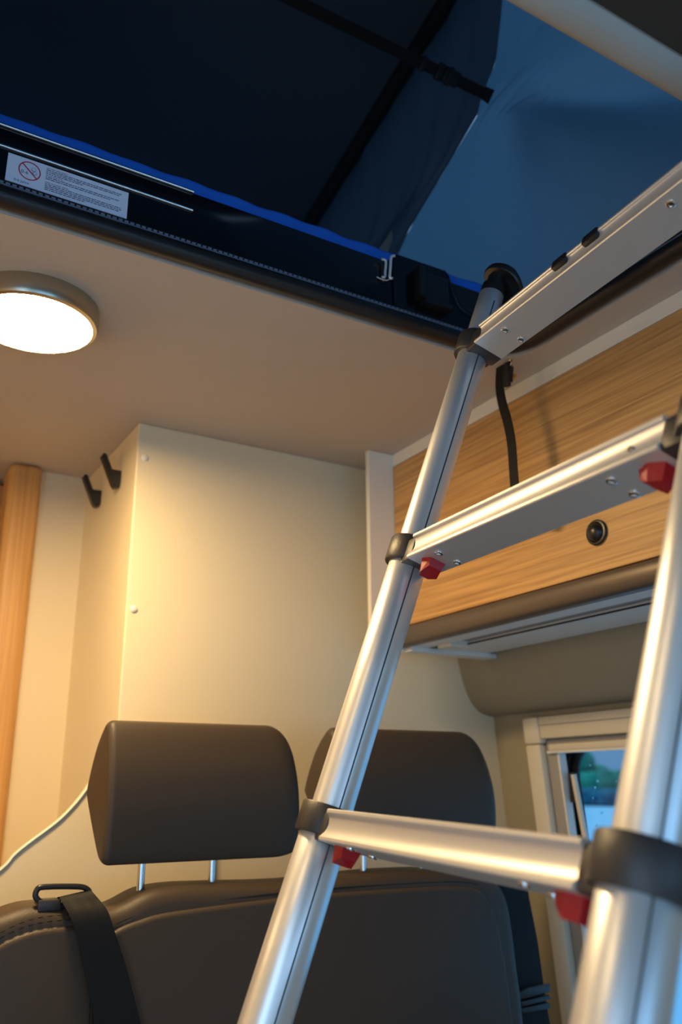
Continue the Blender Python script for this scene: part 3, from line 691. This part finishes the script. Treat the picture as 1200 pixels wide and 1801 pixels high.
def qslab(bm, pts, Y, t, bev=.002):
    P = [ony(x, y, Y) for x, y in pts]; prism(bm, P, (0, t, 0)); bmesh.ops.bevel(bm, geom=list(bm.edges), offset=bev, segments=2, affect='EDGES', profile=.5); return bm
obj('adjuster_slide', qslab(B(), [(909, 1748), (930, 1738), (969, 1730), (969, 1745), (934, 1753), (912, 1760)], 1.212, .008), 'softblack', b2, 40)
obj('adjuster_bar', qslab(B(), [(917, 1762), (968, 1750), (969, 1758), (919, 1771)], 1.212, .008, .001), 'softblack', b2, 40)
obj('adjuster_bar', qslab(B(), [(917, 1774), (968, 1763), (969, 1774), (920, 1783)], 1.212, .008, .001), 'softblack', b2, 40)
at_base(b2, rows[3][0])

# curved cream side panel behind the bench
cv = spline([(.10, 0, .98), (.19, 0, 1.08), (.268, 0, 1.138), (.286, 0, 1.158), (.305, 0, 1.174), (.344, 0, 1.203), (.366, 0, 1.225), (.385, 0, 1.250), (.402, 0, 1.283), (.412, 0, 1.33)], 5)
P = [(p.x, p.z) for p in cv] + [(.60, 1.33), (.60, 0), (.10, 0)]
sp_ = thing('side_panel', 'cream panel with a curved pale edge behind the left seat shoulder', 'panel')
bm = B(); prism(bm, [(x, 1.440, z) for x, z in P], (0, .016, 0)); obj('board', bm, 'cream', sp_)
obj('edge_band', tube(B(), [Vector((p.x, 1.4385, p.z)) for p in cv], .0022, 8), 'creamedge', sp_, 60)
at_base(sp_, (.27, 1.44, 0))

# ================================================================== LADDER
LU, LV, LW = Vector((.1103, .9936, .0262)), Vector((.3281, -.0613, .9426)), Vector((.9382, -.0953, -.3328))
LO = Vector((.6525, .7567, 1.7833)); WID = .44
def LP(u, v, w_): return LO + LU * u + LV * v + LW * w_
lad = thing('telescopic_ladder', 'aluminium telescopic ladder leaning up into the roof opening', 'ladder')
VJ = [0, -.298, -.6006, -.903, -1.205, -1.507]; RS = [.0162, .0187, .0213, .0243, .0270, .0297, .0322]
VB = -1.8915
def collar_bm(uc, v, r, side):
    bm = B(); h = .0145; ro = r + .0058
    # ring
    seg = 40; prof = [(r - .001, -h), (ro - .001, -h), (ro, -h + .0015), (ro, h - .0015), (ro - .001, h), (r - .003, h)]
    rings = []
    for rad_, hh in prof: rings.append([bm.verts.new(LP(uc + rad_ * math.cos(2 * math.pi * k / seg), v + hh, rad_ * math.sin(2 * math.pi * k / seg))) for k in range(seg)])
    for A, Bq in zip(rings, rings[1:]):
        for k in range(seg): bm.faces.new((A[k], A[(k + 1) % seg], Bq[(k + 1) % seg], Bq[k]))
    for k in range(seg): bm.faces.new((rings[-1][k], rings[-1][(k + 1) % seg], rings[0][(k + 1) % seg], rings[0][k]))
    # shoulder block that takes the rung
    u0, u1 = uc + side * r * .55, uc + side * .036
    if u0 > u1: u0, u1 = u1, u0
    box(bm, (u0, v - .0205, -.0165), (u1, v + .008, .0245), .003, 2, (LU, LV, LW), LO)
    return bm
for side, uc in ((-1, 0.0), (1, -WID)):
    tops = [.089] + VJ; bots = VJ + [VB + .03]
    for k in range(7):
        a, b_ = tops[k], bots[k]
        if k: a += .012
        r = RS[k]
        bm = B(); tube(bm, [LP(uc, b_ - .004, 0), LP(uc, (a + b_) / 2, 0), LP(uc, a - .0012, 0), LP(uc, a, 0)], [r, r, r, r - .001], 40)
        s = obj('rail_section', bm, 'alu', lad, 40)
        # fine extruded groove line down the tube
        ang = math.radians(-4 if uc == 0 else -28)
        du, dw = -r * math.cos(ang) * 1.0, r * math.sin(ang)
        bm = B(); tube(bm, [LP(uc + du, b_ + .004, dw), LP(uc + du, a - .02, dw)], .0008, 6); obj('groove', bm, 'softblack', s)
    for k, v in enumerate(VJ): obj('collar', collar_bm(uc, v, RS[k + 1], side), 'collar', lad, 40)
    bm = B(); lathe(bm, [(.0, 0), (.034, 0), (.036, .01), (.036, .05), (.033, .055), (0, .055)], LP(uc, VB - .004, 0), LV, 32); obj('foot', bm, 'softblack', lad, 40)
    # top cap: plug, neck, mushroom pad
    bm = B(); lathe(bm, [(.0160, -.004), (.0164, .004), (.0158, .0135), (.0125, .016), (.0115, .024), (.0120, .028), (0, .028)], LP(uc, .089, 0), LV, 32); obj('plug', bm, 'black', lad, 40)
    ax = (LV * .93 + LW * .22 - LU * .12).normalized()
    c = LP(uc, .118, .009)
    bm = B(); lathe(bm, [(0, -.004), (.012, -.004), (.0262, -.002), (.0278, .001), (.0272, .006), (.0235, .0105), (.012, .0135), (0, .014)], c, ax, 40)
    for v_ in bm.verts:
        q = (v_.co - c).dot(LW)
        if q > 0: v_.co += LW * q * .15 - LV * q * .35
    obj('cap', bm, 'black', lad, 50)
    # bent bracket that reaches over to the bed frame
    pts = [LP(uc, .112, .012), LP(uc, .100, .028), LP(uc, .078, .034), LP(uc, .05, .040)]
    pts = spline([LP(uc, .116, .010), LP(uc, .100, .026), LP(uc, .070, .030), LP(uc, .040, .032)], 5)
    obj('bracket', ribbon(B(), pts, LU, .030, .012), 'black', lad, 40)
# rungs: extruded profile with a hollow front, lips top and bottom
prof = [(.0230, -.0200), (-.0180, -.0200), (-.0190, -.0190), (-.0190, -.0165), (-.0175, -.0148), (-.0158, -.0120), (-.0146, -.0080), (-.0142, -.0040), (-.0146, -.0005), (-.0158, .0040), (-.0166, .0050), (-.0185, .0054), (-.0192, .0064), (-.0192, .0090), (-.0182, .0100),
        (.0205, .0100), (.0230, .0074)]
U0, U1 = -.034, -WID + .034
def screw_bm(u, w_, v, up=False, s=1):
    c = LP(u, v, w_); bm = B(); lathe(bm, [(.0050 * s, 0), (.0048 * s, .0010), (.0036 * s, .0017), (.0026 * s, .0016), (.0024 * s, .0006), (0, .0006)], c, -LV, 16); return bm
for k, v0 in enumerate(VJ):
    P = [LP(U0, v0 + v, w_) for w_, v in prof]
    rg = obj('rung', prism(B(), P, LU * (U1 - U0)), 'alu2', lad, 25)
    cutv = v0 - .0200
    for u in (-.0825, -.345):
        for w_ in (-.0062, .0172): obj('screw', screw_bm(u, w_, cutv), 'steel', rg, 40)
    if k:
        for u, sgn in ((-.0520, 1), (-.386, -1)):
            bm = B(); c = LP(u, cutv, .004)
            # wedge shaped press button
            q = [(-.0125, -.0095), (.0, -.0130), (.0125, -.007), (.0125, .007), (.0, .0130), (-.0125, .0095)]
            t0 = [bm.verts.new(c + LU * a * sgn + LW * b_) for a, b_ in q]
            t1 = [bm.verts.new(c - LV * (.0150 if i in (1, 2, 3, 4) else .009) + LU * a * sgn * .85 + LW * b_ * .8) for i, (a, b_) in enumerate(q)]
            bm.faces.new(t0); bm.faces.new(t1[::-1])
            for i in range(6): bm.faces.new((t0[i], t0[(i + 1) % 6], t1[(i + 1) % 6], t1[i]))
            obj('release_button', bm, 'red', rg)
    else:
        for u in (-.190, -.240):
            bm = B(); c0 = (u - .013, -.006, -.0205)
            box(bm, (u - .0125, v0 + .000, -.0215), (u + .0105, v0 + .0115, -.010), .0025, 2, (LU, LV, LW), LO)
            obj('clip', bm, 'black', rg, 40)
    if k == 1:
        bm = B(); lathe(bm, [(.0028, 0), (.0026, .001), (0, .001)], LP(-.372, v0 - .006, -.0152), -LW, 12); obj('rivet', bm, 'brushed', rg)
foot = LP(-WID / 2, VB, 0); at_base(lad, (foot.x, foot.y, 0))

# hanging strap behind the ladder
hs = thing('hanging_strap', 'black webbing strap with buckle hanging beside the cabinet behind the ladder', 'strap')
XS = .868
pts = [onx(x, y, XS) for x, y in ((882, 622), (880, 648), (879, 680), (884, 710), (893, 742), (900, 780), (903, 820), (906, 865), (907, 905))]
obj('webbing', ribbon(B(), spline(pts, 5), (0, 1, 0), .0185, .0016), 'web', hs, 60)
c = onx(893, 658, XS - .004)
bm = B(); box(bm, (-.004, -.006, -.021), (.004, .006, .020), .0015); box(bm, (-.0055, -.008, -.014), (.0055, -.003, .012), .001)
for v in bm.verts: v.co = Matrix.Rotation(math.radians(10), 3, 'X') @ v.co + c
obj('buckle', bm, 'black', hs, 40)
bm = B(); tube(bm, spline([c + Vector((0, -.004, .018)), c + Vector((0, -.010, .022)), c + Vector((0, -.012, .016)), c + Vector((0, -.007, .011))], 4), .001, 6); obj('wire_loop', bm, 'steel', hs)
bm = B(); q = [onx(x, y, XS) for x, y in ((901, 655), (909, 659), (902, 668))]; prism(bm, q, (.003, 0, 0)); obj('tape_tab', bm, 'oak', hs)
at_base(hs, pts[0])
